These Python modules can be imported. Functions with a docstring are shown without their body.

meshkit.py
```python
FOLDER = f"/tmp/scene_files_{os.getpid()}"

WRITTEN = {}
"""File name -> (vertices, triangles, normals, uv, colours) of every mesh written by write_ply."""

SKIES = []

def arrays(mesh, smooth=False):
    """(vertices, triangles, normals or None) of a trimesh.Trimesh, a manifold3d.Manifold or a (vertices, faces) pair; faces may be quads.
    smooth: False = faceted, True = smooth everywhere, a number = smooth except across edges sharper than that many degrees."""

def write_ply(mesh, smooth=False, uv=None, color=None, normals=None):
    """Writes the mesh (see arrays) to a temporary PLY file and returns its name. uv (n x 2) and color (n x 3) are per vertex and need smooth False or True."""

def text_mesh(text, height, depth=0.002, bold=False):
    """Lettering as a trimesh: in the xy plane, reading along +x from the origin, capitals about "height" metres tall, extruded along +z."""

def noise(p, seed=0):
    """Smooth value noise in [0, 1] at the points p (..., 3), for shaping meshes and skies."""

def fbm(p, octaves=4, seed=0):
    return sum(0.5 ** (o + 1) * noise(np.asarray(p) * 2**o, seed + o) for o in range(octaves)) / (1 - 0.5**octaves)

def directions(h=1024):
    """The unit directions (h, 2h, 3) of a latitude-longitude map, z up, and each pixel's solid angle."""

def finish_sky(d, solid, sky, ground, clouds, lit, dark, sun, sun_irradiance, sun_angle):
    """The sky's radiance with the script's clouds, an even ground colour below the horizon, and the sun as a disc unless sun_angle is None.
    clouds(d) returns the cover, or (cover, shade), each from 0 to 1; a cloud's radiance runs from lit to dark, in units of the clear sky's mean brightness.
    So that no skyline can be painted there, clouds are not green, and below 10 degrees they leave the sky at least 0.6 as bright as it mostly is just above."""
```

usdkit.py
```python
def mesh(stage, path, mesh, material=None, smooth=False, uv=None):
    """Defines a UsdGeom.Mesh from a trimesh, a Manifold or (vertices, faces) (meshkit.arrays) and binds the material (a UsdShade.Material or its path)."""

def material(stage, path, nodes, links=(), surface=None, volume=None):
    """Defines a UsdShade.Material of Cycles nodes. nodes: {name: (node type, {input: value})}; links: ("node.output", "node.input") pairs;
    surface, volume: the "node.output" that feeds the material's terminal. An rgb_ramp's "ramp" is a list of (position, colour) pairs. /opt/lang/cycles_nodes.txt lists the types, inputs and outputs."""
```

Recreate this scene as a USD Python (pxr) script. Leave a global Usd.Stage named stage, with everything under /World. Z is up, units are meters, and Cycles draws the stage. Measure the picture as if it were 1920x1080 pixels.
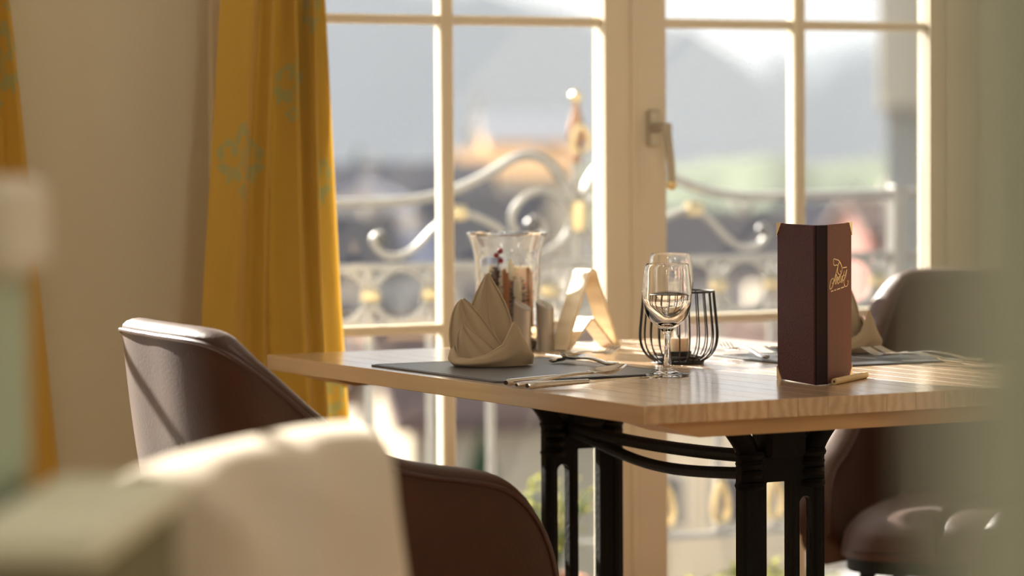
import math, random
import numpy as np, trimesh, usdkit, meshkit
import manifold3d as m3
from shapely.geometry import Polygon, LineString, Point, box as sbox
from shapely.ops import unary_union
from pxr import Usd, UsdGeom, UsdLux, UsdShade, Gf, Sdf, Vt

# ------------------------------------------------------------------ camera, sky, sun, exposure
stage = Usd.Stage.CreateInMemory()
UsdGeom.SetStageUpAxis(stage, 'Z'); UsdGeom.SetStageMetersPerUnit(stage, 1.0)
UsdGeom.Xform.Define(stage, '/World'); UsdGeom.Scope.Define(stage, '/World/Looks')
F_PX, YAW, PITCH, ROLL = 5900.0, math.radians(28.4), math.radians(2.61), math.radians(0.35)
CAM = np.array([0, 0, 1.07])
fw = np.array([math.sin(YAW)*math.cos(PITCH), math.cos(YAW)*math.cos(PITCH), -math.sin(PITCH)])
_r = np.array([math.cos(YAW), -math.sin(YAW), 0]); _u = np.cross(_r, fw)
rt = math.cos(ROLL)*_r - math.sin(ROLL)*_u; up = math.sin(ROLL)*_r + math.cos(ROLL)*_u
cam = UsdGeom.Camera.Define(stage, '/World/camera')
cam.CreateHorizontalApertureAttr(36.0); cam.CreateFocalLengthAttr(36.0*F_PX/1920)
cam.AddTransformOp().Set(Gf.Matrix4d(*rt, 0, *up, 0, *(-fw), 0, *CAM, 1))
cam.CreateClippingRangeAttr((0.05, 20000.0))
cam.CreateFStopAttr(3.4); cam.CreateFocusDistanceAttr(4.3)
EXPOSURE = 0.18
cam.CreateExposureAttr(EXPOSURE)

sky = UsdLux.DomeLight.Define(stage, '/World/sky'); sky.CreateIntensityAttr(1.0)
sky_look = usdkit.material(stage, '/World/Looks/sky', {
    "g": ("texture_coordinate", {}), "s": ("separate_xyz", {}),
    "mr": ("map_range", {"from_min": -0.1, "from_max": 1.0, "clamp": True}),
    "r": ("rgb_ramp", {"ramp": [(0, (.86, .85, .84)), (0.1, (.90, .89, .88)), (0.3, (.80, .83, .88)), (1, (.52, .62, .80))]}),
    "b": ("background_shader", {"strength": .62})},
    [("g.generated", "s.vector"), ("s.z", "mr.value"), ("mr.result", "r.fac"), ("r.color", "b.color")], surface="b.background")
UsdShade.MaterialBindingAPI.Apply(sky.GetPrim()).Bind(sky_look)
SUN_EL, SUN_AZ = math.radians(27.0), math.radians(-10.0)     # azimuth from +y, low morning sun in front of the window
sd = np.array([math.sin(SUN_AZ)*math.cos(SUN_EL), math.cos(SUN_AZ)*math.cos(SUN_EL), math.sin(SUN_EL)])
sun = UsdLux.DistantLight.Define(stage, '/World/sun'); sun.CreateAngleAttr(0.6)
sun.CreateNormalizeAttr(True); sun.CreateIntensityAttr(6.5); sun.CreateColorAttr((1.0, .91, .80))
_x = np.cross([0, 0, 1], sd); _x /= np.linalg.norm(_x); _y = np.cross(sd, _x)
sun.AddTransformOp().Set(Gf.Matrix4d(*_x, 0, *_y, 0, *sd, 0, 0, 0, 0, 1))

rng = np.random.default_rng(7); random.seed(7)

def far_point(px, py, d):
    """A point of the distant town: its bearing (in picture widths) and its distance in metres."""
    return CAM + d*(fw + rt*(px-960)/F_PX - up*(py-540)/F_PX)

# ------------------------------------------------------------------ helpers
_used = {}
def numbered(parent, name):
    k = _used.get((parent, name), 0); _used[(parent, name)] = k+1
    return name if k == 0 else f'{name}_{k:03d}'
def data(p, label=None, cat=None, group=None, kind=None):
    for k, v in (('label', label), ('category', cat), ('group', group), ('kind', kind)):
        if v: p.SetCustomDataByKey(k, v)
    return p
def obj(name, mesh, mat, parent=None, smooth=35, label=None, kind=None):
    pp = '/World' if parent is None else str(parent.GetPath())
    path = pp + '/' + numbered(pp, name)
    p = usdkit.mesh(stage, path, mesh, mat, smooth).GetPrim()
    return data(p, label, None, None, kind)
def thing(name, label, cat, loc=(0, 0, 0), rz=0.0, group=None, kind=None):
    x = UsdGeom.Xform.Define(stage, '/World/' + numbered('/World', name))
    x.AddTranslateOp().Set(tuple(map(float, loc))); x.AddRotateZOp().Set(float(math.degrees(rz)))
    return data(x.GetPrim(), label, cat, group, kind)
def single(name, label, cat, mesh, mat, smooth=35, group=None):
    return data(obj(name, mesh, mat, None, smooth), label, cat, group)
cat_m = trimesh.util.concatenate
def moved(m, t=(0, 0, 0), rz=0, rx=0, ry=0):
    m = m.copy(); R = trimesh.transformations.euler_matrix(rx, ry, rz, 'sxyz'); R[:3, 3] = t; m.apply_transform(R); return m
def bx(x0, x1, y0, y1, z0, z1, c=0.0):
    """A box with chamfered edges."""
    if c <= 0:
        m = trimesh.creation.box([x1-x0, y1-y0, z1-z0]); m.apply_translation([(x0+x1)/2, (y0+y1)/2, (z0+z1)/2]); return m
    p = []
    for ax in range(3):
        for sx in (0, 1):
            for sy in (0, 1):
                for sz in (0, 1):
                    q = [(x0, x1)[sx], (y0, y1)[sy], (z0, z1)[sz]]; s = (sx, sy, sz)
                    for k in range(3):
                        if k != ax: q[k] += c*(1-2*s[k])
                    p.append(q)
    return trimesh.convex.convex_hull(np.array(p))
def spline(pts, n=40):
    from scipy.interpolate import CubicSpline
    p = np.asarray(pts, float); d = np.r_[0, np.cumsum(np.linalg.norm(np.diff(p, axis=0), axis=1))]
    return CubicSpline(d, p)(np.linspace(0, d[-1], n))
def tube(pts, rad, sides=10, closed=False, flat=1.0):
    p = np.asarray(pts, float); n = len(p); rad = np.broadcast_to(np.asarray(rad, float), (n,))
    t = (np.roll(p, -1, 0)-np.roll(p, 1, 0)) if closed else np.gradient(p, axis=0)
    t /= np.linalg.norm(t, axis=1, keepdims=True)+1e-12
    a = np.zeros_like(p); ref = np.array([0, 0, 1.0]) if abs(t[0, 2]) < .9 else np.array([1.0, 0, 0])
    for i in range(n):
        ref = ref - t[i]*(ref@t[i]); ref /= np.linalg.norm(ref)+1e-12; a[i] = ref
    b = np.cross(t, a); ang = np.arange(sides)*2*np.pi/sides
    v = p[:, None]+rad[:, None, None]*(np.cos(ang)[None, :, None]*a[:, None]*flat+np.sin(ang)[None, :, None]*b[:, None])
    f = []
    for i in range(n if closed else n-1):
        k = (i+1) % n
        for j in range(sides):
            l = (j+1) % sides; f += [[i*sides+j, i*sides+l, k*sides+l], [i*sides+j, k*sides+l, k*sides+j]]
    v = v.reshape(-1, 3)
    if not closed:
        v = np.vstack([v, p[0], p[-1]]); q = n*sides
        for j in range(sides):
            l = (j+1) % sides; f += [[q, l, j], [q+1, (n-1)*sides+j, (n-1)*sides+l]]
    m = trimesh.Trimesh(v, np.array(f), process=False); m.invert(); return m
def lathe(prof, n=48, closed=False):
    """Revolves (radius, z) points about z."""
    p = np.asarray(prof, float); k = len(p); ang = np.arange(n)*2*np.pi/n
    v = np.stack([p[:, None, 0]*np.cos(ang), p[:, None, 0]*np.sin(ang), np.broadcast_to(p[:, None, 1], (k, n))], -1).reshape(-1, 3)
    f = []
    for i in range(k if closed else k-1):
        q = (i+1) % k
        for j in range(n):
            l = (j+1) % n; f += [[i*n+j, i*n+l, q*n+l], [i*n+j, q*n+l, q*n+j]]
    m = trimesh.Trimesh(v, np.array(f)); m.update_faces(m.nondegenerate_faces())
    trimesh.repair.fix_normals(m) if m.is_watertight else None
    return m
def extrude(poly, h):
    g = getattr(poly, 'geoms', [poly])
    return cat_m([trimesh.creation.extrude_polygon(q, h, engine='earcut') for q in g if q.area > 1e-10])
def upright(poly, y0, y1):
    """A polygon drawn in (x, z), extruded from y0 to y1."""
    m = extrude(poly, y1-y0); v = m.vertices.copy()
    m.vertices = np.c_[v[:, 0], y1-v[:, 2], v[:, 1]]; return m
def grid_faces(n, m):
    i, j = np.meshgrid(np.arange(n-1), np.arange(m-1), indexing='ij')
    a, b, c, d = i*m+j, i*m+j+1, (i+1)*m+j+1, (i+1)*m+j
    return np.vstack([np.stack([a, b, c], -1).reshape(-1, 3), np.stack([a, c, d], -1).reshape(-1, 3)])
def sheet(P, thick=0.0):
    """A grid of points (n, m, 3) as a surface, or as a cloth of some thickness."""
    P = np.asarray(P, float); n, m = P.shape[:2]; f = grid_faces(n, m)
    if thick <= 0: return trimesh.Trimesh(P.reshape(-1, 3), f, process=False)
    N = np.cross(np.gradient(P, axis=0), np.gradient(P, axis=1)); N /= np.linalg.norm(N, axis=2, keepdims=True)+1e-12
    A, B = P+N*thick/2, P-N*thick/2; k = n*m
    e = [(i, 0) for i in range(n)]+[(n-1, j) for j in range(1, m)]+[(i, m-1) for i in range(n-2, -1, -1)]+[(0, j) for j in range(m-2, 0, -1)]
    e = [i*m+j for i, j in e]; s = []
    for a, b in zip(e, e[1:]+e[:1]): s += [[a, a+k, b+k], [a, b+k, b]]
    M = trimesh.Trimesh(np.vstack([A.reshape(-1, 3), B.reshape(-1, 3)]), np.vstack([f, f[:, ::-1]+k, s]), process=False)
    trimesh.repair.fix_normals(M); return M

# ------------------------------------------------------------------ materials
def mat(name, color, rough=.6, metal=0.0, spec=.5, bump=0.0, bump_scale=200.0, vary=0.0, vary_scale=8.0, stretch=(1, 1, 1), **kw):
    n = {"p": ("principled_bsdf", {"base_color": color, "roughness": rough, "metallic": metal, "specular_ior_level": spec, **kw})}; L = []
    if bump or vary: n["g"] = ("texture_coordinate", {}); n["m"] = ("mapping", {"scale": stretch}); L.append(("g.object", "m.vector"))
    if vary:
        n["v"] = ("noise_texture", {"scale": vary_scale, "detail": 5.0}); L.append(("m.vector", "v.vector"))
        c = np.array(color); n["r"] = ("rgb_ramp", {"ramp": [(.25, tuple(c*(1-vary))), (.75, tuple(np.minimum(c*(1+vary), 1)))]})
        L += [("v.fac", "r.fac"), ("r.color", "p.base_color")]
    if bump:
        n["bn"] = ("noise_texture", {"scale": bump_scale, "detail": 3.0}); n["b"] = ("bump", {"strength": bump, "distance": .002})
        L += [("m.vector", "bn.vector"), ("bn.fac", "b.height"), ("b.normal", "p.normal")]
    return usdkit.material(stage, '/World/Looks/'+name, n, L, surface="p.BSDF")
def wood(name, dark, light, rough, scale, coat=0.0, seed=0.0):
    return usdkit.material(stage, '/World/Looks/'+name, {
        "g": ("texture_coordinate", {}), "m": ("mapping", {"scale": scale, "location": (seed, seed*.7, 0)}),
        "a": ("noise_texture", {"scale": 1.0, "detail": 6.0, "roughness": .6, "distortion": .6}),
        "w": ("wave_texture", {"scale": .35, "distortion": 6.0, "detail": 3.0, "detail_scale": 1.2, "bands_direction": "x"}),
        "x": ("mix_float", {"fac": .35}), "r": ("rgb_ramp", {"ramp": [(.2, dark), (.5, tuple((np.array(dark)+np.array(light))/2)), (.8, light)]}),
        "b": ("bump", {"strength": .05, "distance": .001}),
        "p": ("principled_bsdf", {"roughness": rough, "coat_weight": coat, "coat_roughness": .17, "coat_ior": 1.6})},
        [("g.object", "m.vector"), ("m.vector", "a.vector"), ("m.vector", "w.vector"), ("a.fac", "x.a"), ("w.fac", "x.b"), ("x.result", "r.fac"),
         ("r.color", "p.base_color"), ("x.result", "b.height"), ("b.normal", "p.normal")], surface="p.BSDF")
def pane_mat(name, tint=(.97, .985, .98)):
    return usdkit.material(stage, '/World/Looks/'+name, {"t": ("transparent_bsdf", {"color": tint}), "g": ("glossy_bsdf", {"color": (1, 1, 1), "roughness": .0}),
        "f": ("fresnel", {"IOR": 1.45}), "x": ("mix_closure", {})}, [("f.fac", "x.fac"), ("t.BSDF", "x.closure1"), ("g.BSDF", "x.closure2")], surface="x.closure")

M = {}
M['plaster'] = mat('plaster', (.53, .49, .365), .9, spec=.2, bump=.15, bump_scale=120)
M['plaster2'] = mat('plaster_side', (.60, .53, .42), .9, spec=.2, bump=.15, bump_scale=120)
M['white'] = mat('ceiling_white', (.8, .78, .74), .9, spec=.2)
M['floor'] = wood('floor_wood', (.20, .11, .06), (.36, .22, .12), .45, (14, 2, 14))
M['paint'] = mat('cream_paint', (.64, .575, .45), .45, spec=.4)
M['pane'] = pane_mat('window_glass')
M['iron'] = mat('silver_iron', (.30, .29, .28), .5, metal=.2, vary=.12, vary_scale=30)
M['gold'] = mat('gold_collar', (.80, .64, .38), .35, metal=.9)
M['brass'] = mat('brass', (.80, .62, .34), .35, metal=.9)
M['black'] = mat('cast_iron', (.005, .005, .0055), .6, spec=.15, bump=.5, bump_scale=140)
M['wire'] = mat('black_wire', (.008, .008, .009), .45)
M['leather'] = mat('brown_leather', (.044, .0145, .007), .43, spec=.38, bump=.25, bump_scale=260, vary=.25, vary_scale=9, sheen_weight=.10, sheen_roughness=.35)
M['cream'] = mat('cream_fabric', (.62, .55, .45), .9, spec=.15, bump=.4, bump_scale=350)
M['steel'] = mat('cutlery_steel', (.74, .72, .69), .16, metal=1.0)
M['brushed'] = mat('brushed_steel', (.50, .46, .42), .34, metal=1.0, bump=.2, bump_scale=40, stretch=(60, 60, 1))
M['mat'] = mat('charcoal_leather', (.035, .035, .040), .38, spec=.6, bump=.3, bump_scale=420)
M['linen'] = usdkit.material(stage, '/World/Looks/linen', {
    "g": ("texture_coordinate", {}), "w1": ("wave_texture", {"scale": 420.0, "bands_direction": "x", "distortion": 1.5}), "w2": ("wave_texture", {"scale": 420.0, "bands_direction": "z", "distortion": 1.5}),
    "x": ("mix_float", {"fac": .5}), "r": ("rgb_ramp", {"ramp": [(.1, (.29, .215, .135)), (.9, (.50, .385, .255))]}), "b": ("bump", {"strength": .35, "distance": .0006}),
    "p": ("principled_bsdf", {"roughness": .9, "specular_ior_level": .15, "sheen_weight": .15})},
    [("g.object", "w1.vector"), ("g.object", "w2.vector"), ("w1.fac", "x.a"), ("w2.fac", "x.b"), ("x.result", "r.fac"), ("r.color", "p.base_color"), ("x.result", "b.height"), ("b.normal", "p.normal")], surface="p.BSDF")
M['glass'] = mat('clear_glass', (1, 1, 1), 0.0, transmission_weight=1.0, ior=1.5)
M['burgundy'] = mat('burgundy_cover', (.060, .011, .013), .55, spec=.14, bump=.6, bump_scale=500, vary=.12, vary_scale=300)
M['spine'] = mat('dark_spine', (.014, .005, .006), .55, spec=.15)
M['burgundy_lit'] = mat('burgundy_lit_cover', (.125, .034, .016), .55, spec=.18, bump=.6, bump_scale=500, vary=.12, vary_scale=300)  # same burgundy leather, the warmer light on it put into the base colour
M['page'] = mat('white_page', (.8, .77, .72), .8)
M['birch'] = wood('birch', (.66, .52, .34), (.80, .68, .48), .5, (90, 20, 20))
M['pencil'] = wood('stick_wood', (.50, .34, .16), (.66, .48, .25), .6, (200, 200, 40))
TABLE = [wood(f'table_wood_{k}', tuple(np.array((.40, .25, .135))*s), tuple(np.array((.57, .395, .235))*s), .30, (60, 3.0, 60), 1.0, k*3.1) for k, s in enumerate((.93, 1.0, 1.08, .97))]
M['batten'] = wood('batten_wood', (.36, .21, .085), (.50, .31, .14), .45, (4, 50, 50), .1, 2.2)
M['wax'] = mat('cream_wax', (.78, .70, .52), .5, subsurface_weight=.2, subsurface_scale=.01)
M['cone'] = mat('cone_brown', (.075, .035, .018), .7)
M['leaf'] = mat('dark_leaf', (.035, .085, .025), .5, vary=.3, vary_scale=60)
M['berry'] = mat('berry', (.22, .012, .022), .25)
M['cinnamon'] = mat('cinnamon', (.36, .13, .045), .7, vary=.3, vary_scale=90, stretch=(1, 1, .1))
M['dried'] = mat('dried_flower', (.66, .58, .42), .8)
M['sage'] = mat('sage_paint', (.38, .47, .34), .6, spec=.3)
M['sagetop'] = mat('sage_top', (.80, .82, .66), .55, spec=.4)
M['creamtop'] = mat('cream_cap', (.66, .62, .50), .6, spec=.3)
M['olive'] = mat('olive_panel', (.17, .165, .09), .7, spec=.2)
M['door'] = mat('grey_green_door', (.60, .68, .56), .6, spec=.3)
M['paving'] = mat('balcony_paving', (.24, .23, .235), .85, vary=.15, vary_scale=3)
M['terracotta'] = mat('terracotta', (.38, .17, .09), .8)
M['greens'] = usdkit.material(stage, '/World/Looks/plant_leaves', {"d": ("diffuse_bsdf", {"color": (.27, .27, .09)}), "t": ("translucent_bsdf", {"color": (.34, .33, .09)}), "x": ("mix_closure", {"fac": .5})},
                              [("d.BSDF", "x.closure1"), ("t.BSDF", "x.closure2")], surface="x.closure")
def curtain_mat():
    n = {"a": ("attribute", {"attribute": "motif"}), "g": ("texture_coordinate", {}), "w": ("noise_texture", {"scale": 160.0, "detail": 2.0}),
         "b": ("bump", {"strength": .12, "distance": .001}), "x": ("mix_color", {"a": (.50, .305, .045), "b": (.34, .325, .12)}),
         "p": ("principled_bsdf", {"roughness": .55, "specular_ior_level": .3, "sheen_weight": .2}), "t": ("translucent_bsdf", {}), "m": ("mix_closure", {"fac": .25})}
    L = [("a.fac", "x.fac"), ("x.result", "p.base_color"), ("x.result", "t.color"), ("g.object", "w.vector"), ("w.fac", "b.height"), ("b.normal", "p.normal"),
         ("p.BSDF", "m.closure1"), ("t.BSDF", "m.closure2")]
    return usdkit.material(stage, '/World/Looks/curtain', n, L, surface="m.closure")
M['curtain'] = curtain_mat()

# ------------------------------------------------------------------ room shell
WY = 4.80
def struct(name, mesh, m, parent=None, smooth=30): return obj(name, mesh, m, parent, smooth, kind=None if parent else 'structure')
struct('floor', bx(-2.35, 3.75, -2.65, 4.95, -.12, 0), M['floor'])
wall = Polygon([(-2.2, 0), (3.735, 0), (3.735, 2.75), (-2.2, 2.75)]).difference(sbox(2.03, .0, 3.585, 2.38)).difference(sbox(.10, .0, 1.62, 2.38))
struct('wall_window', upright(wall, WY, WY+.12), M['plaster'])
struct('wall_right', bx(3.585, 3.735, -2.5, WY, 0, 2.75), M['plaster2'])
struct('wall_left', bx(-2.35, -2.2, -2.5, WY, 0, 2.75), M['plaster2'])
struct('wall_rear', bx(-2.35, 3.735, -2.65, -2.5, 0, 2.75), M['plaster2'])
struct('ceiling', bx(-2.35, 3.75, -2.65, 4.95, 2.75, 2.87), M['white'])
LAMP = 16.5  # unseen ceiling globes, added to brighten the interior
M['lamp'] = usdkit.material(stage, '/World/Looks/fill_lamp_glow', {"e": ("emission", {"color": (1.0, .95, .81), "strength": LAMP})}, [], surface="e.emission")
for lx, ly, wh in ((-1.1, -1.3, 'rear left'), (1.9, -1.3, 'rear right'), (-1.1, .9, 'middle left'), (1.9, .9, 'middle right'), (-1.1, 3.1, 'front left'), (1.9, 2.9, 'front right')):
    lp = thing('ceiling_fill_lamp', 'added unseen fill lamp, a warm opal globe on the ceiling, ' + wh + ' of the room', 'lamp', (lx, ly, 2.75))
    obj('canopy', lathe([(0, 0), (.07, 0), (.07, -.02), (.045, -.05), (0, -.05)], 24), M['brass'], lp)
    obj('globe', moved(trimesh.creation.icosphere(2, .14), (0, 0, -.185)), M['lamp'], lp, True)

def french_window(name, x0, gl0, mid, gl1, seam, gr0, mid2, gr1, x1):
    w = thing(name, None, None, kind='structure')
    y0, y1 = WY-.008, WY+.034
    fr = sbox(x0, .0, x1, 2.38).difference(sbox(gl0-.035, .03, gr1+.035, 2.345))
    obj('window_frame', upright(fr, y0-.010, WY+.05), M['paint'], w)
    for s, (a, m, b, l, r) in enumerate(((gl0, mid, gl1, gl0-.035, seam-.003), (gr0, mid2, gr1, seam+.003, gr1+.035))):
        sash = sbox(l, .03, r, 2.345).difference(sbox(a, .12, b, 2.285))
        so = obj('sash', upright(sash, y0, y1), M['paint'], w)
        obj('mullion', bx(m-.012, m+.012, y0+.006, y1-.006, .12, 2.285, .003), M['paint'], so)
        for z in (.226, .755, 1.284, 1.813):
            obj('glazing_bar', bx(a, b, y0+.010, y1-.010, z-.0085, z+.0085, .003), M['paint'], so)
        zz = [.12, .226, .755, 1.284, 1.813, 2.285]
        for xa, xb in ((a, m), (m, b)):
            for za, zb in zip(zz, zz[1:]):
                obj('pane', bx(xa+.004, xb-.004, WY+.011, WY+.015, za+.004, zb-.004), M['pane'], so, False)
    obj('cover_strip', bx(seam-.010, seam+.004, y0-.006, y0+.004, .03, 2.345, .003), M['paint'], w)
    return w, y0
w1, wy0 = french_window('window_1', 2.03, 2.165, 2.472, 2.779, 2.840, 2.904, 3.194, 3.482, 3.585)
hd = obj('handle', cat_m([bx(2.862, 2.888, wy0-.010, wy0, 1.065, 1.13, .004), moved(trimesh.creation.cylinder(.009, .045, sections=20), (2.876, wy0-.03, 1.098), rx=math.pi/2),
    tube(spline([(2.876, wy0-.048, 1.105), (2.878, wy0-.050, 1.07), (2.884, wy0-.050, 1.03), (2.886, wy0-.047, 1.0)], 12), np.linspace(.009, .0065, 12), 12)]), mat('handle_metal', (.42, .38, .31), .35, metal=.7), w1, label='brushed metal lever handle')
obj('handle_tip', moved(trimesh.creation.icosphere(2, .0095), (2.8865, wy0-.047, .997)), M['brass'], hd)
french_window('window_2', .10, .235, .535, .835, .86, .885, 1.19, 1.49, 1.62)

# ------------------------------------------------------------------ curtains
def motif_value(p, q, sd_):
    """The printed damask ornament: 1 where the pale green thread lies. p, q in [-1, 1]."""
    e = lambda x, y, a, b, r=0: (((p-x)*math.cos(r)+(q-y)*math.sin(r))/a)**2+((-(p-x)*math.sin(r)+(q-y)*math.cos(r))/b)**2
    v = np.zeros_like(p); pa = np.abs(p)
    E = lambda x, y, a, b, r=0: (((pa-x)*math.cos(r)+(q-y)*math.sin(r))/a)**2+((-(pa-x)*math.sin(r)+(q-y)*math.cos(r))/b)**2
    drop = (pa < .42*np.sqrt(np.clip((.98-q)/.62, 0, 1))) & (q > .42) & (q < .98)
    hollow = (E(0, .44, .20, .22) < 1)
    v[drop & ~hollow] = 1
    ring = lambda g, i: (g < 1) & (g > i)
    v[ring(E(.50, .12, .42, .34, .5), .55)] = .85
    v[(E(.55, .46, .12, .11) < 1) | (E(.82, .22, .13, .15) < 1) | (E(.40, .24, .10, .12) < 1)] = 1
    v[(E(0, .10, .13, .34) < 1)] = .6
    v[(E(.52, -.26, .46, .13, .32) < 1) | (E(.30, -.30, .14, .2) < 1)] = 1
    v[(E(.62, -.44, .08, .10) < 1)] = .9
    d = pa/.30+np.abs(q+.74)/.25
    v[(d < 1) & (d > .38)] = 1
    v *= .55+.6*meshkit.noise(np.stack([p*9, q*12, np.full_like(p, sd_)], -1), 3)
    return np.clip(v, 0, 1)
def curtain(name, label, zs, xl, xr, yb, folds, motifs, seed):
    nz, nx = 760, 230
    z = np.r_[np.linspace(.02, .55, 60), np.linspace(.5505, 1.36, 600), np.linspace(1.37, 2.50, 100)]; nz = len(z)
    u = np.linspace(0, 1, nx); Z, U = np.meshgrid(z, u, indexing='ij')
    L, R = np.interp(Z, zs, xl), np.interp(Z, zs, xr)
    X = L+(R-L)*U; Y = np.full_like(X, yb)
    for (c0, c1, wd, amp) in folds:
        c = c0+(c1-c0)*(1.3-Z)/.8
        Y -= amp*np.exp(-((U-c)/wd)**2)
    Y -= .006*np.sin(U*9+Z*2.2+seed)+.004*np.sin(U*23-Z*3.1+seed)
    X += .004*np.sin(Z*5+seed)*np.sin(U*3.1)
    mo = np.zeros_like(X)
    for i, (mx, mz, hw, hh, tilt) in enumerate(motifs):
        dx, dz = X-mx, Z-mz
        p = (dx*math.cos(tilt)+dz*math.sin(tilt))/hw; q = (-dx*math.sin(tilt)+dz*math.cos(tilt))/hh
        k = (np.abs(p) < 1.05) & (np.abs(q) < 1.05)
        mo[k] = np.maximum(mo[k], motif_value(p[k], q[k], i*5.0+seed))
    t = thing(name, label, 'curtain')
    c = obj('drape', sheet(np.stack([X, Y, Z], -1)), M['curtain'], t, True)
    UsdGeom.PrimvarsAPI(c).CreatePrimvar('motif', Sdf.ValueTypeNames.FloatArray, 'vertex').Set(Vt.FloatArray.FromNumpy(mo.reshape(-1).astype(np.float32)))
    obj('hem', tube(np.stack([X[0], Y[0], Z[0]], -1)[::6], .004, 6), M['curtain'], t)
    return t
curtain('curtain', 'yellow curtain with pale green damask motifs hanging beside the French window',
        [.0, .55, .82, 1.31, 1.75, 2.5], [1.93, 1.955, 1.969, 2.007, 2.03, 1.98], [2.27, 2.232, 2.213, 2.187, 2.19, 2.32], 4.735,
        [(.20, .18, .25, .075), (.44, .42, .06, .035), (.66, .68, .075, .070), (.84, .79, .06, .080), (.985, .975, .055, .060)],
        [(2.033, 1.045, .040, .066, 0), (2.128, 1.168, .022, .062, -.12), (2.182, 1.010, .014, .070, .0), (2.166, 1.285, .016, .066, 0), (2.196, .652, .020, .060, 0), (2.055, .60, .038, .066, 0), (2.10, .83, .024, .06, 0)][:5], .3)
curtain('curtain', 'yellow damask curtain at the far left edge beyond the bare wall',
        [.0, .55, 1.30, 1.75, 2.5], [1.37, 1.40, 1.45, 1.48, 1.40], [1.80, 1.735, 1.655, 1.63, 1.66], 4.735,
        [(.15, .15, .12, .04), (.45, .45, .12, .05), (.74, .72, .10, .045), (.97, .95, .07, .03)],
        [(1.642, 1.195, .030, .075, -.05), (1.652, 1.325, .03, .045, 0), (1.50, .98, .04, .066, 0)], 2.1)

# ------------------------------------------------------------------ balcony: floor, railing, plants
RY, CX, SP = 6.30, 3.577, .152
struct('balcony_floor', bx(-.5, 5.6, WY+.12, 6.55, -.25, -.01), M['paving'])
rail = thing('balcony_railing', 'ornate wrought iron balcony railing with scrolls and gold collars outside the window', 'railing', (0, RY, 0))
I = M['iron']
def P3(pts): return [(CX+a, 0, b) for a, b in pts]
def flat_bar(pts, wd=.012, th=.007, n=60):
    p = spline(P3(pts), n); return tube(p, wd, 8, flat=th/wd)
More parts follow.
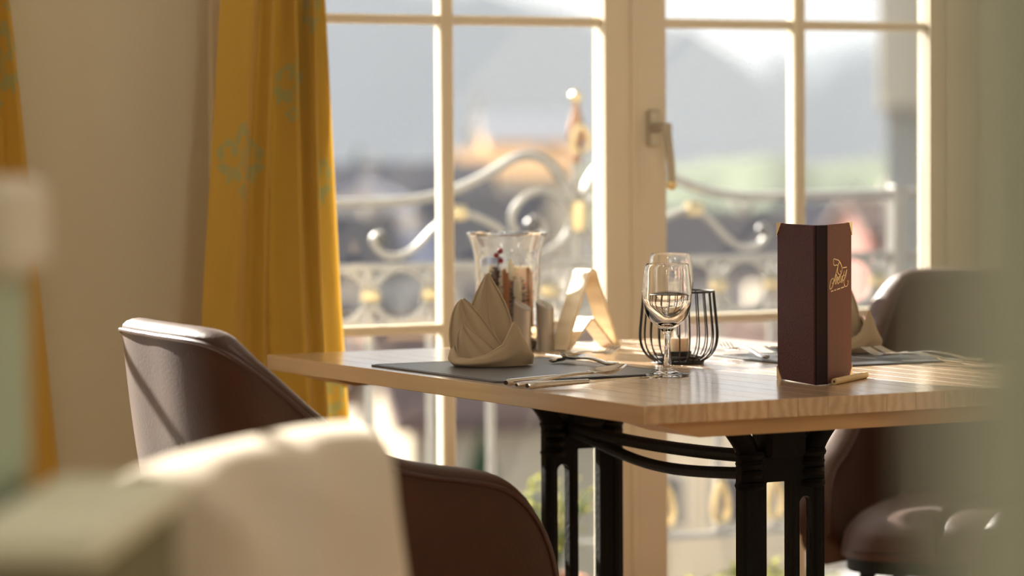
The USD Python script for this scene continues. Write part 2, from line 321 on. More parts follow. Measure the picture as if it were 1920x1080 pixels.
# handrail: level, then sweeping up towards the middle and curling down to the post
hr_side = lambda s: [(s*2.0, .945), (s*1.2, .945), (s*.80, .945), (s*.52, .943), (s*.40, .950), (s*.29, .978), (s*.20, 1.020), (s*.135, 1.045), (s*.075, 1.028), (s*.035, .985), (s*.012, .930)]
for s in (-1, 1): obj('handrail', flat_bar(hr_side(s), .017, .012, 120), I, rail)
for z, n in ((.798, 'middle_rail'), (.672, 'lower_rail'), (.145, 'bottom_rail')):
    obj(n, bx(CX-2.0, CX+1.45, -.011, .011, z-.008, z+.008, .003), I, rail)
ks = list(range(-12, 9))
for k in ks:
    x = CX+SP*(k+.5)
    obj('upright', bx(x-.009, x+.009, -.008, .008, .145, .80, .003), I, rail)
    cl = obj('collar', moved(lathe([(0, -.020), (.0125, -.020), (.016, -.012), (.0145, 0), (.016, .012), (.0125, .020), (0, .020)], 16), (x, -.006, .735), ry=math.pi/2), M['gold'], rail)
    if k < 8:
        a = np.linspace(0, 2*np.pi, 41)[:-1]; c = x+SP/2
        obj('ring', tube(np.stack([c+.066*np.cos(a), np.full(40, -.004), .735+.060*np.sin(a)], -1), .0085, 8, True), I, rail)
    a = np.linspace(0, 2*np.pi, 33)[:-1]
    dz = .222+.048*np.cos(a); dxx = .019*np.sin(a)*(1-.35*np.cos(a))
    dr = obj('teardrop', tube(np.stack([x+dxx, np.full(32, -.014), dz], -1), .0085, 8, True), M['gold'], rail)
    obj('knob', moved(trimesh.creation.icosphere(2, .013), (x, -.014, .288)), I, dr)
    obj('knob', moved(trimesh.creation.icosphere(2, .012), (x, -.014, .166)), I, dr)
def spiral(c, r0, r1, a0, turns, s, n=70):
    t = np.linspace(0, 1, n); r = r0*(r1/r0)**t; a = a0+turns*2*np.pi*t
    return [(c[0]*s+s*r[i]*math.cos(a[i]), c[1]+r[i]*math.sin(a[i])) for i in range(n)]
for s in (-1, 1):
    # big C scroll next to the middle post: from the mid rail, round the outside, curling in on itself
    body = [(s*.200, .806), (s*.120, .812), (s*.060, .835), (s*.022, .873), (s*.020, .905), (s*.052, .948), (s*.100, .962), (s*.150, .940), (s*.170, .900), (s*.150, .862), (s*.112, .852), (s*.088, .872), (s*.098, .896), (s*.122, .898)]
    sc = obj('scroll', flat_bar(body, .011, .0085, 120), I, rail)
    obj('scroll_eye', moved(trimesh.creation.icosphere(2, .020), (CX+s*.118, -.004, .885)), mat('dark_iron', (.06, .06, .07), .4, metal=.3) if s < 0 else UsdShade.Material.Get(stage, '/World/Looks/dark_iron'), sc)
    # outer S scroll running down from the handrail
    body = [(s*.150, .835), (s*.185, .868), (s*.235, .896), (s*.290, .912), (s*.335, .905), (s*.385, .868), (s*.430, .832), (s*.475, .822), (s*.510, .838), (s*.520, .862), (s*.500, .872)]
    s2 = obj('scroll', flat_bar(body, .011, .0085, 100), I, rail)
    obj('scroll_eye', moved(trimesh.creation.icosphere(2, .015), (CX+s*.505, -.004, .862)), UsdShade.Material.Get(stage, '/World/Looks/dark_iron'), s2)
    obj('collar', moved(lathe([(0, -.020), (.017, -.018), (.019, 0), (.017, .018), (0, .020)], 16), (CX+s*.312, -.006, .917), ry=math.pi/2), M['gold'], rail)
obj('collar', moved(lathe([(0, -.034), (.020, -.032), (.025, 0), (.020, .032), (0, .034)], 20), (CX, -.008, .905)), M['gold'], rail)
obj('middle_post', lathe([(0, .80), (.010, .80), (.010, .95), (.013, .99), (.010, 1.0), (.012, 1.02), (.007, 1.035), (.006, 1.05), (0, 1.05)], 16), I, rail)
rail_fix = stage.GetPrimAtPath(str(rail.GetPath())+'/middle_post'); UsdGeom.Xformable(rail_fix).AddTranslateOp().Set((CX, 0, 0))
fin = obj('finial', moved(lathe([(0, .0), (.009, .004), (.012, .018), (.007, .030), (.016, .048), (.023, .068), (.021, .088), (.013, .112), (.009, .132), (.007, .142), (0, .143)], 20), (CX, 0, 1.02)), mat('bronze_iron', (.36, .20, .13), .4, metal=.6), rail)
obj('finial_ball', moved(trimesh.creation.icosphere(2, .0155), (CX, 0, 1.178)), M['gold'], fin)
a = np.linspace(0, 2*np.pi, 33)[:-1]
obj('finial_ring', tube(np.stack([CX+.021*np.sin(a)*(1-.3*np.cos(a)), np.full(32, -.020), 1.082+.030*np.cos(a)], -1), .007, 8, True), M['gold'], fin)
obj('end_post', bx(4.455, 4.497, -.020, .020, -.01, .965, .004), M['iron'], rail)
obj('end_post', bx(CX-2.02, CX-1.98, -.020, .020, -.01, .965, .004), M['iron'], rail)

def plant(x, y, label, n, h, seed, r=.16, ps=1.0):
    rg = np.random.default_rng(seed)
    t = thing('potted_plant', label, 'plant', (x, y, -.01))
    obj('pot', lathe([(0, 0), (.08, 0), (.105, .10*ps), (.112, .11*ps), (.112, .125*ps), (.098, .125*ps), (.095, .105*ps), (0, .105*ps)], 24), M['terracotta'], t)
    st, lv = [], []
    for i in range(n):
        a, rr, zt = rg.uniform(0, 6.28), r*math.sqrt(rg.uniform(0, 1)), .11*ps+h*rg.uniform(.35, 1)
        e = np.array([rr*math.cos(a), rr*math.sin(a), zt]); b = np.array([rr*.25*math.cos(a), rr*.25*math.sin(a), .105*ps])
        st.append(tube([b, (b+e)/2+[0, 0, .02], e], .0025, 5))
        for q in range(5):
            c = b+(e-b)*(.45+.55*q/4); az, ln, w = rg.uniform(0, 6.28), rg.uniform(.035, .055), .013
            d = np.array([math.cos(az), math.sin(az), rg.uniform(-.1, .7)]); d /= np.linalg.norm(d); sdv = np.cross(d, [0, 0, 1]); sdv /= np.linalg.norm(sdv)
            v = np.array([c, c+d*ln*.4+sdv*w, c+d*ln, c+d*ln*.4-sdv*w, c+d*ln*.5-np.array([0, 0, .004])])
            lv.append(trimesh.Trimesh(v, [[0, 1, 4], [1, 2, 4], [2, 3, 4], [3, 0, 4]], process=False))
    obj('stems', cat_m(st), M['leaf'], t)
    obj('leaves', cat_m(lv), M['greens'], t, False, kind='stuff')
plant(3.33, 6.05, 'yellow-green leafy potted plant on the balcony behind the left table trestle', 34, .26, 1, .13)
plant(3.70, 5.90, 'low leafy potted plant on the balcony right of the middle window post', 34, .055, 2, .17, .45)
plant(3.98, 6.08, 'small bushy potted plant on the balcony in front of the teardrop ornaments', 30, .05, 3, .15, .4)

# ------------------------------------------------------------------ town, hills, haze
def hill(name, ridge, r0, r1, zfoot, rough, m, seed):
    na, nr = 160, 46
    px = np.linspace(-1500, 3600, na); t = np.linspace(0, 1, nr)
    zr = np.interp(px, [q[0] for q in ridge], [q[1] for q in ridge])
    A, T = np.meshgrid(px, t, indexing='ij')
    D = r0+(r1-r0)*T; el = (271-np.interp(A, [q[0] for q in ridge], [q[1] for q in ridge]))/F_PX
    hz = 1.07+el*(r0+(r1-r0)*.75)
    prof = np.where(T < .75, np.sin(T/.75*np.pi/2)**1.3, 1-((T-.75)/.25)**2*.6)
    dirs = np.stack([_r[0]*(A-960)/F_PX+math.sin(YAW), _r[1]*(A-960)/F_PX+math.cos(YAW)], -1)
    Z = zfoot+(hz-zfoot)*prof+rough*(meshkit.fbm(np.stack([A/160, D/400, np.zeros_like(A)], -1), 5, seed)-.5)*np.clip(T*4, 0, 1)
    struct(name, sheet(np.concatenate([dirs*D[..., None], Z[..., None]], -1)), m, smooth=True)
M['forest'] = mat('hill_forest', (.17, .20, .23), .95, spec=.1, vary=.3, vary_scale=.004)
M['meadow'] = mat('hill_meadow', (.15, .175, .13), .95, spec=.0, vary=.35, vary_scale=.02)
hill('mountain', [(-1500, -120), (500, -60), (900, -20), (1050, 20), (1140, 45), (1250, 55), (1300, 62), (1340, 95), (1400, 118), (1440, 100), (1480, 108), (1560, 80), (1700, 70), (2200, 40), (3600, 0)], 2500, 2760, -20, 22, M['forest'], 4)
hill('hill_meadow', [(-1500, 330), (600, 322), (860, 318), (1100, 315), (1240, 300), (1400, 310), (1560, 305), (1800, 290), (3600, 280)], 480, 900, -22, 10, M['meadow'], 8)
struct('ground', bx(-1500, 3500, 7.5, 4000, -15, -14), mat('ground_grey', (.10, .092, .088), .95, spec=.0, vary=.3, vary_scale=.15))
def wallm(n, c): return mat('house_'+n, c, .9, spec=.15)
HM = {k: wallm(k, c) for k, c in dict(orange=(.72, .42, .20), white=(.80, .74, .66), grey=(.50, .50, .50), cream=(.74, .64, .48), red=(.42, .20, .17), sand=(.56, .50, .42), pane=(.10, .11, .13)).items()}
RM = {k: wallm('roof_'+k, c) for k, c in dict(slate=(.14, .135, .155), snow=(.82, .82, .85), blue=(.19, .185, .215), lav=(.50, .50, .60), dark=(.09, .09, .11), brown=(.24, .17, .15)).items()}
def house(label, px, py_eave, d, w, dep, rh, wm, rm, rz=0.0, wh=9.0, nwin=3, chimney=True, name='house'):
    """A gabled house: bearing and distance of its eave centre, width, depth, roof height, wall height; the ridge runs along its width."""
    c = far_point(px, py_eave, d); t = thing(name, label, 'house', (c[0], c[1], c[2]-wh), -YAW+rz)
    gable = Polygon([(-dep/2, 0), (dep/2, 0), (dep/2, wh), (0, wh+rh*.97), (-dep/2, wh)])
    b = extrude(gable, w); v = b.vertices.copy(); b.vertices = np.c_[v[:, 2]-w/2, v[:, 0], v[:, 1]]; b.fix_normals()
    obj('walls', b, wm, t, False)
    o = .4; sl = []
    for s in (-1, 1):
        q = Polygon([(s*(dep/2+o), wh-rh*2*o/dep), (0, wh+rh), (0, wh+rh+.3), (s*(dep/2+o), wh-rh*2*o/dep+.3)])
        e = extrude(q, w+2*o); v = e.vertices.copy(); e.vertices = np.c_[v[:, 2]-w/2-o, v[:, 0], v[:, 1]]; e.fix_normals(); sl.append(e)
    obj('roof', cat_m(sl), rm, t, False)
    for k in range(nwin):
        x = -w/2+w*(k+.5)/nwin
        for zz in (wh-2.2, wh-4.8):
            f = obj('window', bx(x-.55, x+.55, -dep/2-.06, -dep/2+.02, zz-.7, zz+.7), HM['white'], t, False)
            obj('pane', bx(x-.45, x+.45, -dep/2-.08, -dep/2-.05, zz-.6, zz+.6), HM['pane'], f, False)
    if chimney: obj('chimney', bx(w*.2, w*.2+.7, -.4, .4, wh+rh*.4, wh+rh+1.0, .05), HM['sand'], t, False)
    return t
house('orange house with a snowy white roof behind the railing finial', 985, 262, 330, 9.0, 9, 2.6, HM['orange'], RM['snow'], .1, 8, chimney=False)
house('tall cream house below the curl of the railing', 960, 330, 300, 12, 9, 2.2, HM['cream'], HM['orange'], -.15, 9)
house('white house with two gables seen just right of the yellow curtain', 688, 398, 230, 3.2, 8, 2.0, HM['white'], RM['lav'], 1.45, 9, 2)
house('narrow white house right of the two-gabled one', 735, 420, 225, 1.6, 6, 1.0, HM['white'], RM['lav'], 1.5, 8, 1, False)
house('slate roofed house at the far left under the handrail', 640, 365, 300, 14, 10, 2.6, HM['grey'], RM['blue'], .2, 8)
house('dark blue roofed house behind the mullion of the left sash', 790, 395, 280, 12, 12, 4.0, HM['sand'], RM['blue'], -.1, 8)
house('pale lavender gabled house low in the left sash', 745, 500, 170, 3.4, 6, 1.8, HM['grey'], RM['lav'], .12, 8, 2)
house('slate roof house low beside the curtain', 655, 500, 160, 4.0, 7, 2.4, HM['grey'], RM['slate'], .25, 8, 2)
house('slate roofed house behind the glass vase', 900, 480, 190, 7.0, 9, 3.6, HM['sand'], RM['slate'], -.1, 8)
house('long slate roofed house behind the right half of the railing', 1330, 500, 180, 8.0, 10, 3.0, HM['grey'], RM['slate'], .05, 8)
house('blue roofed house right of the menu', 1560, 470, 200, 6.0, 9, 3.0, HM['red'], RM['blue'], -.1, 8)
house('reddish house beside the balcony end post', 1640, 430, 160, 2.6, 6, 1.4, HM['red'], RM['brown'], .2, 8, 2)
house('blue roofed house behind the end of the balcony', 1760, 455, 190, 5.0, 9, 3.2, HM['grey'], RM['slate'], .1, 8, 2)
house('lower brown house seen under the table on the left', 950, 760, 62, 5.0, 5, 1.5, HM['cream'], RM['brown'], .25, 5, 3)
house('lower grey house seen between the curtain and the mullion', 760, 720, 80, 3.2, 5, 1.2, HM['sand'], RM['slate'], .25, 5, 2)
house('lower sand coloured house under the right half of the table', 1330, 730, 72, 4.6, 6, 1.4, HM['sand'], RM['brown'], .1, 5, 3)
# neighbouring wing with a beige upper storey at the right edge of the window
nb = thing('neighbouring_wing', 'tall neighbouring building with a beige upper storey at the right edge of the window', 'building', tuple(far_point(1740, 271, 60.0)*[1, 1, 0]), -YAW-.2)
hw = 60/F_PX
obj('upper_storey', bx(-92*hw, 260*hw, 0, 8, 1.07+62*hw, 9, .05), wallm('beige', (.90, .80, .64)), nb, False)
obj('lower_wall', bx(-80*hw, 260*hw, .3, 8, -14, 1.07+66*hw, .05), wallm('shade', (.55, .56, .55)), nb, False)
obj('eave_band', bx(-96*hw, 262*hw, -.12, .3, 1.07+60*hw, 1.07+68*hw, .03), HM['sand'], nb, False)
c = far_point(898, 271, 560.0)
ch = thing('church_tower', 'slender grey church tower with a pale pointed spire above the roofs', 'church tower', (c[0], c[1], -14), -YAW)
obj('tower', bx(-1.75, 1.75, -1.75, 1.75, 0, 17.5, .1), HM['sand'], ch, False)
obj('spire', trimesh.convex.convex_hull(np.array([(-2, -2, 17.5), (2, -2, 17.5), (2, 2, 17.5), (-2, 2, 17.5), (-1.2, -1.2, 20), (1.2, -1.2, 20), (1.2, 1.2, 20), (-1.2, 1.2, 20), (0, 0, 25.5)])), HM['white'], ch, False)
for z in (13.0, 8.0): obj('window', bx(-.5, .5, -1.85, -1.72, z, z+2.2), HM['pane'], ch, False)
def conifer(label, px, py, d, h, w, seed):
    c = far_point(px, py, d); t = thing('conifer', label, 'tree', (c[0], c[1], c[2]-h)); rg = np.random.default_rng(seed); parts = []
    for k in range(7):
        z0 = h*(.12+.12*k); r = w*(1-.125*k); a = np.linspace(0, 2*np.pi, 19)[:-1]; rr = r*(1+.18*rg.normal(size=18))
        v = np.vstack([np.c_[rr*np.cos(a), rr*np.sin(a), np.full(18, z0)+.05*h*rg.uniform(-1, .2, 18)], [0, 0, z0+h*.27], [0, 0, z0+.05*h]])
        parts.append(trimesh.Trimesh(v, [[i, (i+1) % 18, 18] for i in range(18)]+[[(i+1) % 18, i, 19] for i in range(18)], process=False))
    obj('foliage', cat_m(parts), M['leaf'], t, False); obj('trunk', trimesh.creation.cylinder(w*.1, h*.3, sections=10, transform=trimesh.transformations.translation_matrix([0, 0, h*.12])), M['cone'], t)
conifer('tall dark conifer among the roofs right of the curtain', 672, 290, 320, 11, 2.2, 5)
conifer('smaller dark conifer beside the tall one', 648, 318, 310, 8, 1.8, 6)
conifer('dark conifer low behind the left sash', 905, 830, 48, 3.0, .8, 9)
haze = usdkit.material(stage, '/World/Looks/haze', {"v": ("principled_volume", {"color": (.84, .90, 1.0), "density": .00012, "anisotropy": .0})}, [], volume="v.volume")
struct('haze', bx(-3000, 5500, 40, 3600, -13.9, 260), haze)

# ------------------------------------------------------------------ dining table
TX0, TX1, TY0, TY1, TZ = 1.962, 2.772, 3.292, 4.420, .75
tb = thing('dining_table', 'pale wood dining table on black cast iron trestles by the window', 'table')
NS = 18; e = np.linspace(TX0, TX1, NS+1)
for k in range(NS):
    s = obj('stave', bx(e[k]+.0001, e[k+1]-.0001, TY0, TY1, TZ-.023, TZ, .0006), TABLE[(k*7+k//3) % 4], tb, False)
for y0, y1 in ((TY0+.010, TY0+.13), (TY1-.13, TY1-.010)):
    q = Polygon([(TX0+.085, 0), (TX1-.085, 0), (TX1-.02, .020), (TX0+.02, .020)]); mm = upright(q, y0, y1); mm.apply_translation([0, 0, TZ-.0432])
    obj('batten', mm, M['batten'], tb, False)
def trestle(yc, flip):
    s = -1 if flip else 1
    H = .655
    bars = [(-.068, -.046), (-.042, -.027), (.011, .027), (.047, .068)]
    body = unary_union([sbox(-.068, .606, .068, H-.012)] + [sbox(a, .06, b, .61) for a, b in bars] + [sbox(-.068, .575, -.027, .61), sbox(.011, .575, .068, .61), sbox(-.068, .06, -.027, .12), sbox(.011, .06, .068, .12), sbox(-.03, .06, .03, .10)])
    body = body.buffer(-.002).buffer(.004).buffer(-.002)
    for cx, w_, top in ((-.008, .019, .606), (.037, .0100, .584)):
        body = body.difference(sbox(cx-w_, .13, cx+w_, top-w_)).difference(Point(cx, top-w_).buffer(w_))
    m = upright(body, -.007, .007); m.vertices[:, 0] *= s
    if s < 0: m.invert()
    X = [m]
    for z, g in ((.602, .004), (.618, .002), (.632, .003), (.645, .005)):
        for cx in (-.050, .050): X.append(moved(lathe([(0, -.006), (.015+g, -.005), (.017+g, 0), (.015+g, .005), (0, .006)], 18), (cx, 0, z)))
    for a, b in bars: X.append(tube([(s*(a+b)/2, 0, .08), (s*(a+b)/2, 0, .60)], min(.0105, (b-a)*.5), 10))
    t = obj('trestle', moved(cat_m(X), (2.372, yc, 0)), M['black'], tb)
    for sx in (-1, 1):
        arm = tube(spline([(sx*.050, 0, .630), (sx*.055, 0, .652), (sx*.070, 0, .674), (sx*.096, 0, .698), (sx*.135, 0, .712), (sx*.175, 0, .7155)], 24), np.linspace(.0165, .0105, 24), 12)
        obj('arm', moved(arm, (2.372, yc, 0)), M['black'], t)
        foot = tube(spline([(sx*.03, 0, .10), (sx*.09, 0, .075), (sx*.17, 0, .045), (sx*.26, 0, .018)], 20), np.linspace(.022, .016, 20), 12)
        obj('foot', moved(foot, (2.372, yc, 0)), M['black'], t)
    obj('bracket', moved(cat_m([bx(-.034, .030, -.024, .024, .640, .712, .006), bx(-.042, .038, -.03, .03, .712, .7265, .002), moved(trimesh.creation.cylinder(.005, .020, sections=6), (s*.036, 0, .672), ry=math.pi/2), moved(trimesh.creation.cylinder(.009, .008, sections=6), (s*.032, 0, .672), ry=math.pi/2)]), (2.372, yc, 0)), M['black'], t)
Y_N, Y_F = 3.615, 4.165
trestle(Y_N, False); trestle(Y_F, True)
obj('stretcher', tube(spline([(2.345, Y_N+.01, .640), (2.345, (Y_N+Y_F)/2, .633), (2.345, Y_F-.01, .640)], 20), .0095, 10), M['black'], tb)
obj('stretcher', tube(spline([(2.345, Y_N+.01, .616), (2.345, Y_N+.16, .606), (2.345, (Y_N+Y_F)/2+.05, .606), (2.345, Y_F-.10, .622), (2.345, Y_F-.01, .634)], 24), .0085, 10), M['black'], tb)

# ------------------------------------------------------------------ armchairs
def armchair(label, loc, rz, cover, group, pipe, low=0.0):
    t = thing('armchair', label, 'chair', loc, rz, group)
    half = [(-.268, 0, .846), (-.268, .07, .846), (-.260, .13, .845), (-.236, .182, .836), (-.184, .214, .795), (-.120, .232, .737), (-.020, .243, .680), (.07, .247, .663), (.13, .248, .645), (.172, .246, .60), (.196, .243, .525), (.205, .240, .43)]
    half = [(x, y, z-low*np.interp(x, [-.236, -.184, -.12, -.02, .07, .13, .172, .196, .205], [0, .015, .05, .095, .115, .115, .095, .06, .0])) for x, y, z in half]
    hs = spline(half, 60)
    path = np.vstack([hs[::-1]*[1, -1, 1], hs[1:]]); n = len(path)
    tan = np.gradient(path[:, :2], axis=0); tan /= np.linalg.norm(tan, axis=1, keepdims=True); nor = np.c_[-tan[:, 1], tan[:, 0]]
    if nor[n//2, 0] > 0: nor = -nor
    rows = []
    zb = .36; th = .046
    bot = np.c_[path[:, 0]*np.where(path[:, 0] < 0, .66, .80)+.006, path[:, 1]*.86]
    S = np.linspace(0, 1, 15)
    for s in S:                                     # outer face, leaning outwards
        k = s**.85; bul = .012*math.sin(math.pi*s)
        xy = bot*(1-k)+path[:, :2]*k+nor*bul
        rows.append(np.c_[xy, zb+(path[:, 2]-.014-zb)*s])
    top_in = path[:, :2]-nor*th
    for a in np.linspace(0, np.pi, 9)[1:-1]:        # rolled top edge
        c = path[:, :2]-nor*th/2
        rows.append(np.c_[c+nor*(th/2)*math.cos(a), path[:, 2]-.014+.014*math.sin(a)])
    for s in S[::-1]:                               # inner face
        k = s**.85
        xy = (bot-nor*.055)*(1-k)+top_in*k+nor*(.012*math.sin(math.pi*s))
        rows.append(np.c_[xy, zb+.01+(path[:, 2]-.014-zb-.01)*s])
    Pn = np.stack(rows, 1); m_ = Pn.shape[1]
    Pn = np.concatenate([Pn, Pn[:, :1]], 1)
    f = grid_faces(n, m_+1); v = Pn.reshape(-1, 3)
    caps = []
    for i in (0, n-1):
        c = len(v); v = np.vstack([v, Pn[i, :m_].mean(0)])
        for j in range(m_):
            q = [c, i*(m_+1)+j, i*(m_+1)+j+1]; caps.append(q if i else q[::-1])
    sh = trimesh.Trimesh(v, np.vstack([f, caps])); trimesh.repair.fix_normals(sh)
    obj('backrest_shell', sh, cover, t, 50)
    po = np.c_[path[:, :2]+nor*.0015, path[:, 2]-.016]
    obj('piping', tube(po, .0032, 8), pipe, t)
    pi_ = np.c_[top_in-nor*.0015, path[:, 2]-.016]
    obj('piping', tube(pi_, .0028, 8), pipe, t)
    bs = np.array([Pn[n//2, j]-[0, 0, 0] for j in range(23, m_-2)])
    obj('back_seam', tube(bs+[.001, 0, 0], .0022, 6), pipe, t)
    # seat: two pads with a stitched groove between them, on a pan
    g = 40; U, V = np.meshgrid(np.linspace(-1, 1, 2*g), np.linspace(-1, 1, 2*g), indexing='ij')
    k = 1/np.maximum(1, (np.abs(U)**4+np.abs(V)**4)**.25/np.maximum(np.abs(U), np.abs(V)).clip(1e-6))
    X, Y = U*k*.232+.032, V*k*.185
    edge = np.clip(1-np.maximum(np.abs(U), np.abs(V)), 0, 1)
    Z = .392+.058*(1-(1-np.clip(edge/.38, 0, 1))**2.4)**.5+.012*np.cos(U*1.2)*np.cos(V*1.2)-.016*np.exp(-(Y/.006)**2)-.008*np.exp(-(Y/.02)**2)
    bm = sheet(np.stack([X, Y, Z], -1)); ring = np.concatenate([np.stack([X, Y, np.full_like(Z, .385)], -1)[e_] for e_ in ((0, slice(None)),)])
    if bm.face_normals[:, 2].mean() < 0: bm.invert()
    a = np.linspace(0, 2*np.pi, 65)[:-1]; ca, sa = np.cos(a), np.sin(a); kk = 1/(ca**4+sa**4)**.25
    pan = extrude(Polygon(np.c_[.205*ca*kk+.03, .180*sa*kk]), .04); pan.apply_translation([0, 0, .355])
    obj('seat', cat_m([bm, extrude(Polygon(np.c_[.2318*ca*kk+.032, .1848*sa*kk]), .012).apply_translation([0, 0, .3815])]), cover, t, 50)
    obj('seat_seam', tube(np.c_[X[:, g][2:-2], np.zeros(2*g-4), Z[:, g][2:-2]+.001], .0018, 6), pipe, t)
    obj('seat_pan', pan, M['black'], t)
    for sx in (-1, 1):
        for sy in (-1, 1):
            obj('leg', tube([(.03+sx*.13, sy*.13, .372), (.03+sx*.215, sy*.205, 0.0)], [.014, .009], 12), M['black'], t)
    return t
pipe_b = mat('dark_piping', (.045, .016, .013), .4)
pipe_c = mat('cream_piping', (.60, .53, .43), .8)
armchair('brown leather armchair left of the table, sunlit on its back', (1.770, 3.746, 0), math.radians(-3.5), M['leather'], None, pipe_b)
armchair('brown leather armchair at the window end right of the table with sun on its seat', (3.232, 4.345, 0), math.radians(222), M['leather'], None, pipe_b, 1.0)
armchair('brown leather armchair at the right edge, nearer than the other right-hand chair', (3.04, 3.56, 0), math.pi, M['leather'], None, pipe_b, 1.0)
cc = thing('dining_chair', 'cream upholstered chair blurred in the foreground with a sunlit top edge', 'chair', (1.125, 2.015, 0), math.radians(-47))
def padded(n=60, m_=60):
    v_, z_ = np.meshgrid(np.linspace(-1, 1, n), np.linspace(0, 1, m_), indexing='ij')
    q = np.maximum(np.abs(v_), np.abs(2*z_-1)); th = .052*np.sqrt(np.clip(1-q**6, 0, 1))
    cr = .010*np.sin(v_*7.0+.6)*np.exp(-((z_-.93)/.06)**2)+.016*np.exp(-((z_-.78-.55*(v_+.1))/.10)**2)*(z_ > .2)+.006*np.sin(v_*4+z_*5)
    yy = v_*(.205+.012*(1-z_)); zz = .40+.447*z_-.004*v_**4*z_
    xc = -.185-.070*z_+.012*v_**2
    return np.stack([xc+th+cr*np.clip(1-q**8, 0, 1), yy, zz], -1), np.stack([xc-th, yy, zz], -1)
A_, B_ = padded()
bk = trimesh.Trimesh(np.vstack([A_.reshape(-1, 3), B_.reshape(-1, 3)]), np.vstack([grid_faces(60, 60), grid_faces(60, 60)[:, ::-1]+3600])); bk.merge_vertices(); trimesh.repair.fix_normals(bk)
obj('backrest', bk, M['cream'], cc, True)
sq = np.linspace(0, 2*np.pi, 65)[:-1]; kk = 1/(np.cos(sq)**6+np.sin(sq)**6)**(1/6)
st_ = [extrude(Polygon(np.c_[(.215-o)*np.cos(sq)*kk+.02, (.215-o)*np.sin(sq)*kk]), h).apply_translation([0, 0, z]) for o, z, h in ((.004, .40, .02), (0, .418, .03), (.008, .446, .012), (.02, .456, .008))]
obj('seat', cat_m(st_), M['cream'], cc, 30)
for sx, sy in ((-1, -1), (-1, 1), (1, -1), (1, 1)): obj('leg', tube([(sx*.17+.01, sy*.17, .402), (sx*.19+.01, sy*.18, 0)], [.018, .012], 12), M['batten'], cc)

# ------------------------------------------------------------------ foreground partition and door
pt = thing('partition_post', 'blurred sage green post with a cream cap at the left edge', 'post', (.646, 1.808, 0), -YAW)
obj('post', bx(-.16, 0, -.16, 0, .872, .995, .004), M['sage'], pt)
obj('shaded_lower_post', bx(-.16, 0, -.16, 0, 0, .872, .004), mat('shaded_sage', (.12, .17, .09), .6, spec=.3), pt)  # lower part of the post, shade put into its green
obj('cap', bx(-.175, .012, -.17, .012, .995, 1.052, .008), M['creamtop'], pt)
obj('plinth', bx(-.172, .008, -.168, .008, 0, .12, .006), M['sage'], pt)
sb = thing('sideboard', 'low sage green sideboard with a pale top beside the green post', 'sideboard', (.655, 1.79, 0), -YAW-.05)
obj('top', bx(.0, .079, -.30, .0, .855, .873, .004), M['sagetop'], sb)
obj('carcass', bx(.004, .074, -.29, -.006, .06, .855, .003), M['olive'], sb)
obj('plinth', bx(.006, .070, -.28, -.012, .0, .06, .002), M['olive'], sb)
dr = thing('door_1', None, None, (.3590, .4870, 0), -YAW, kind='structure')
obj('door_leaf', bx(0, .42, -.02, .02, 0, 2.05, .003), M['door'], dr)
for z0, z1 in ((.2, .85), (1.0, 1.85)): obj('door_panel', bx(.09, .33, -.026, .026, z0, z1, .006), M['door'], dr)

# ------------------------------------------------------------------ table settings
def placemat(label, x0, x1, y0, y1, cut):
    p = sbox(x0, y0, x1, y1).buffer(-.012).buffer(.012)
    if cut: p = p.difference(Polygon([(x1+.01, y0-.01), (x1-.07, y0-.01), (x1+.01, y0+.09)])).buffer(-.01).buffer(.01)
    t = thing('placemat', label, 'placemat', (0, 0, TZ))
    obj('sheet', extrude(p, .0022), M['mat'], t)
    c = np.array(p.buffer(-.005).exterior.coords)[:-1]
    obj('stitching', tube(np.c_[c, np.full(len(c), .0022)], .0005, 5, True), M['wire'], t)
placemat('charcoal leather placemat at the left place under the standing napkin', 1.985, 2.285, 3.715, 4.110, True)
placemat('charcoal leather placemat at the right place behind the menu', 2.505, 2.765, 3.715, 4.010, False)

